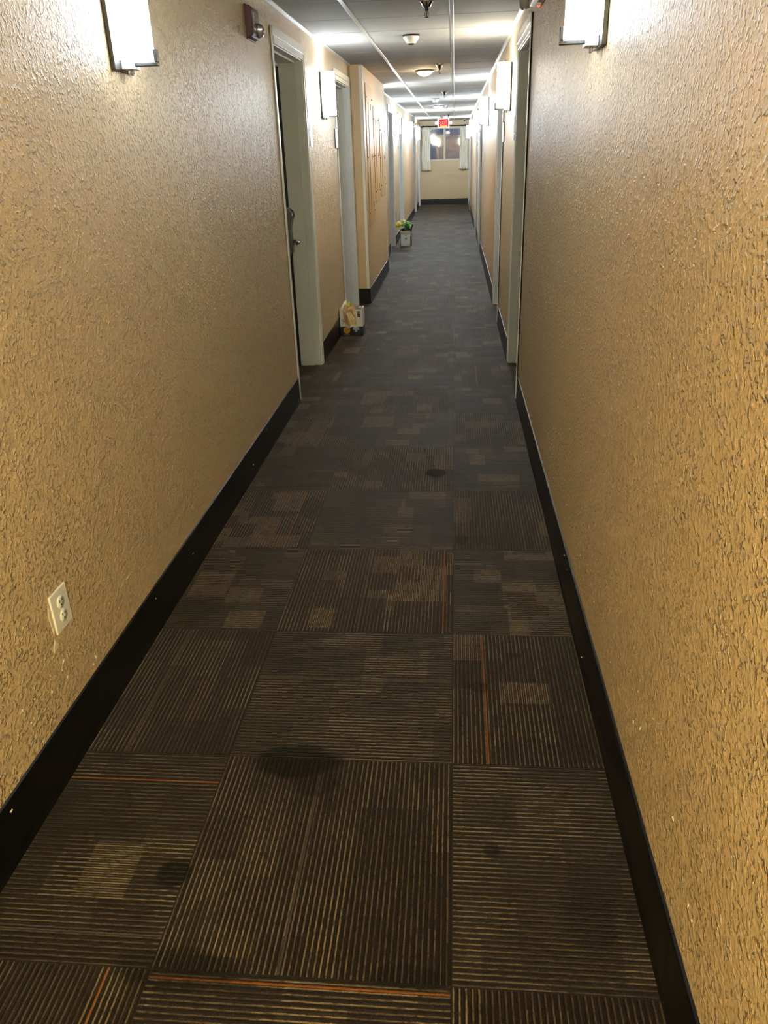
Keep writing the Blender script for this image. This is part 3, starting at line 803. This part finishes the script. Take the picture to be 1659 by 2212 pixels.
# ---------------------------------------------------------------- farther carton with bag and wrapped produce
cx, cy = -.832, 14.06
ct = thing('carton', 'white open carton standing on the floor beyond the panels', 'carton', (cx, cy, 0))
c = MB(); q = .088; dd = .24
c.box(-q, q, 0, .004, 0, .186).box(-q, q, dd - .004, dd, 0, .20).box(-q, -q + .004, .004, dd - .004, 0, .20).box(q - .004, q, .004, dd - .004, 0, .20).box(-q, q, 0, dd, 0, .004)
obj('body', c, CARDW, ct, bevel=.001)
obj('dark_edge', MB().box(q - .012, q + .002, -.0015, 0, .0, .16).box(q, q + .002, 0, dd, 0, .19), INK, ct)
obj('dark_side', MB().box(-q - .003, -q, 0, dd, 0, .20), plain('dark brown card', srgb(44, 34, 36), .6), ct)
obj('front_flap', MB().prism([(-q, .190), (q, .196), (q - .004, .252), (-q - .012, .245)], 1, -.006, -.002), plain('bare card', srgb(190, 176, 160), .7), ct)
obj('code_label', MB().box(-.008, .012, -.001, 0, .105, .135).box(-.025, -.020, -.001, 0, .07, .14).box(.022, .025, -.001, 0, .11, .14).box(-.01, .008, -.001, 0, .165, .175), plain('grey print', srgb(110, 110, 116), .5), ct)
obj('round_mark', MB().lathe([(.006, -.001), (.006, 0)], (q - .022, 0, .02), 1, 12), INK, ct)
bb = thing('plastic_bag', 'dark green-black plastic bag filling the open top of the farther carton', 'bag', (cx, cy + .11, .19))
obj('bag_body', MB().blob((0, 0, .055), (.085, .105, .048), 4.2, .2), DGREEN, bb)
obj('bag_edge', MB().prism([(.055, .0), (.080, .0), (.128, .155), (.110, .165), (.100, .14)], 1, -.10, .04), BPLAS, bb, bevel=.006)
for nm, lab, c_, r_, mt, sd in (('wrapped_bunch', 'yellow wrapped bunch leaning out left of the farther carton', (-.128, -.03, .155), (.048, .05, .046), YELLOW, 1.3),
                     ('wrapped_bunch', 'cream and yellow wrapped bunch on top of the dark bag, in the middle', (-.050, .0, .175), (.050, .05, .052), LEMON, 5.1),
                     ('wrapped_bunch', 'green wrapped bunch on top of the dark bag, to the right', (.030, -.01, .150), (.055, .05, .058), GREEN, 8.7),
                     ('wrapped_bunch', 'small lime green bunch at the right rim of the dark bag', (.082, -.03, .120), (.026, .03, .024), LEMON, 3.3)):
    t = thing(nm, lab, 'produce', (cx + c_[0], cy + .11 + c_[1], .19 + c_[2] - r_[2]), group='wrapped bunches on the farther carton')
    obj('wrapping', MB().blob((0, 0, r_[2]), r_, sd, .45), mt, t)
    if sd == 1.3:
        obj('white_top', MB().blob((.01, -.01, r_[2] * 1.45), (r_[0] * .7, r_[1] * .8, r_[2] * .6), 2.0, .4), CARDW, t)
    if sd == 5.1:
        obj('white_top', MB().blob((.015, -.012, r_[2] * 1.1), (r_[0] * .7, r_[1] * .8, r_[2] * .8), 6.0, .4), CARDW, t)
    if sd == 8.7:
        obj('white_top', MB().blob((.005, .0, r_[2] * 1.5), (r_[0] * .7, r_[1] * .8, r_[2] * .5), 7.0, .4), plain('pale green wrap', srgb(190, 214, 170), .4), t)
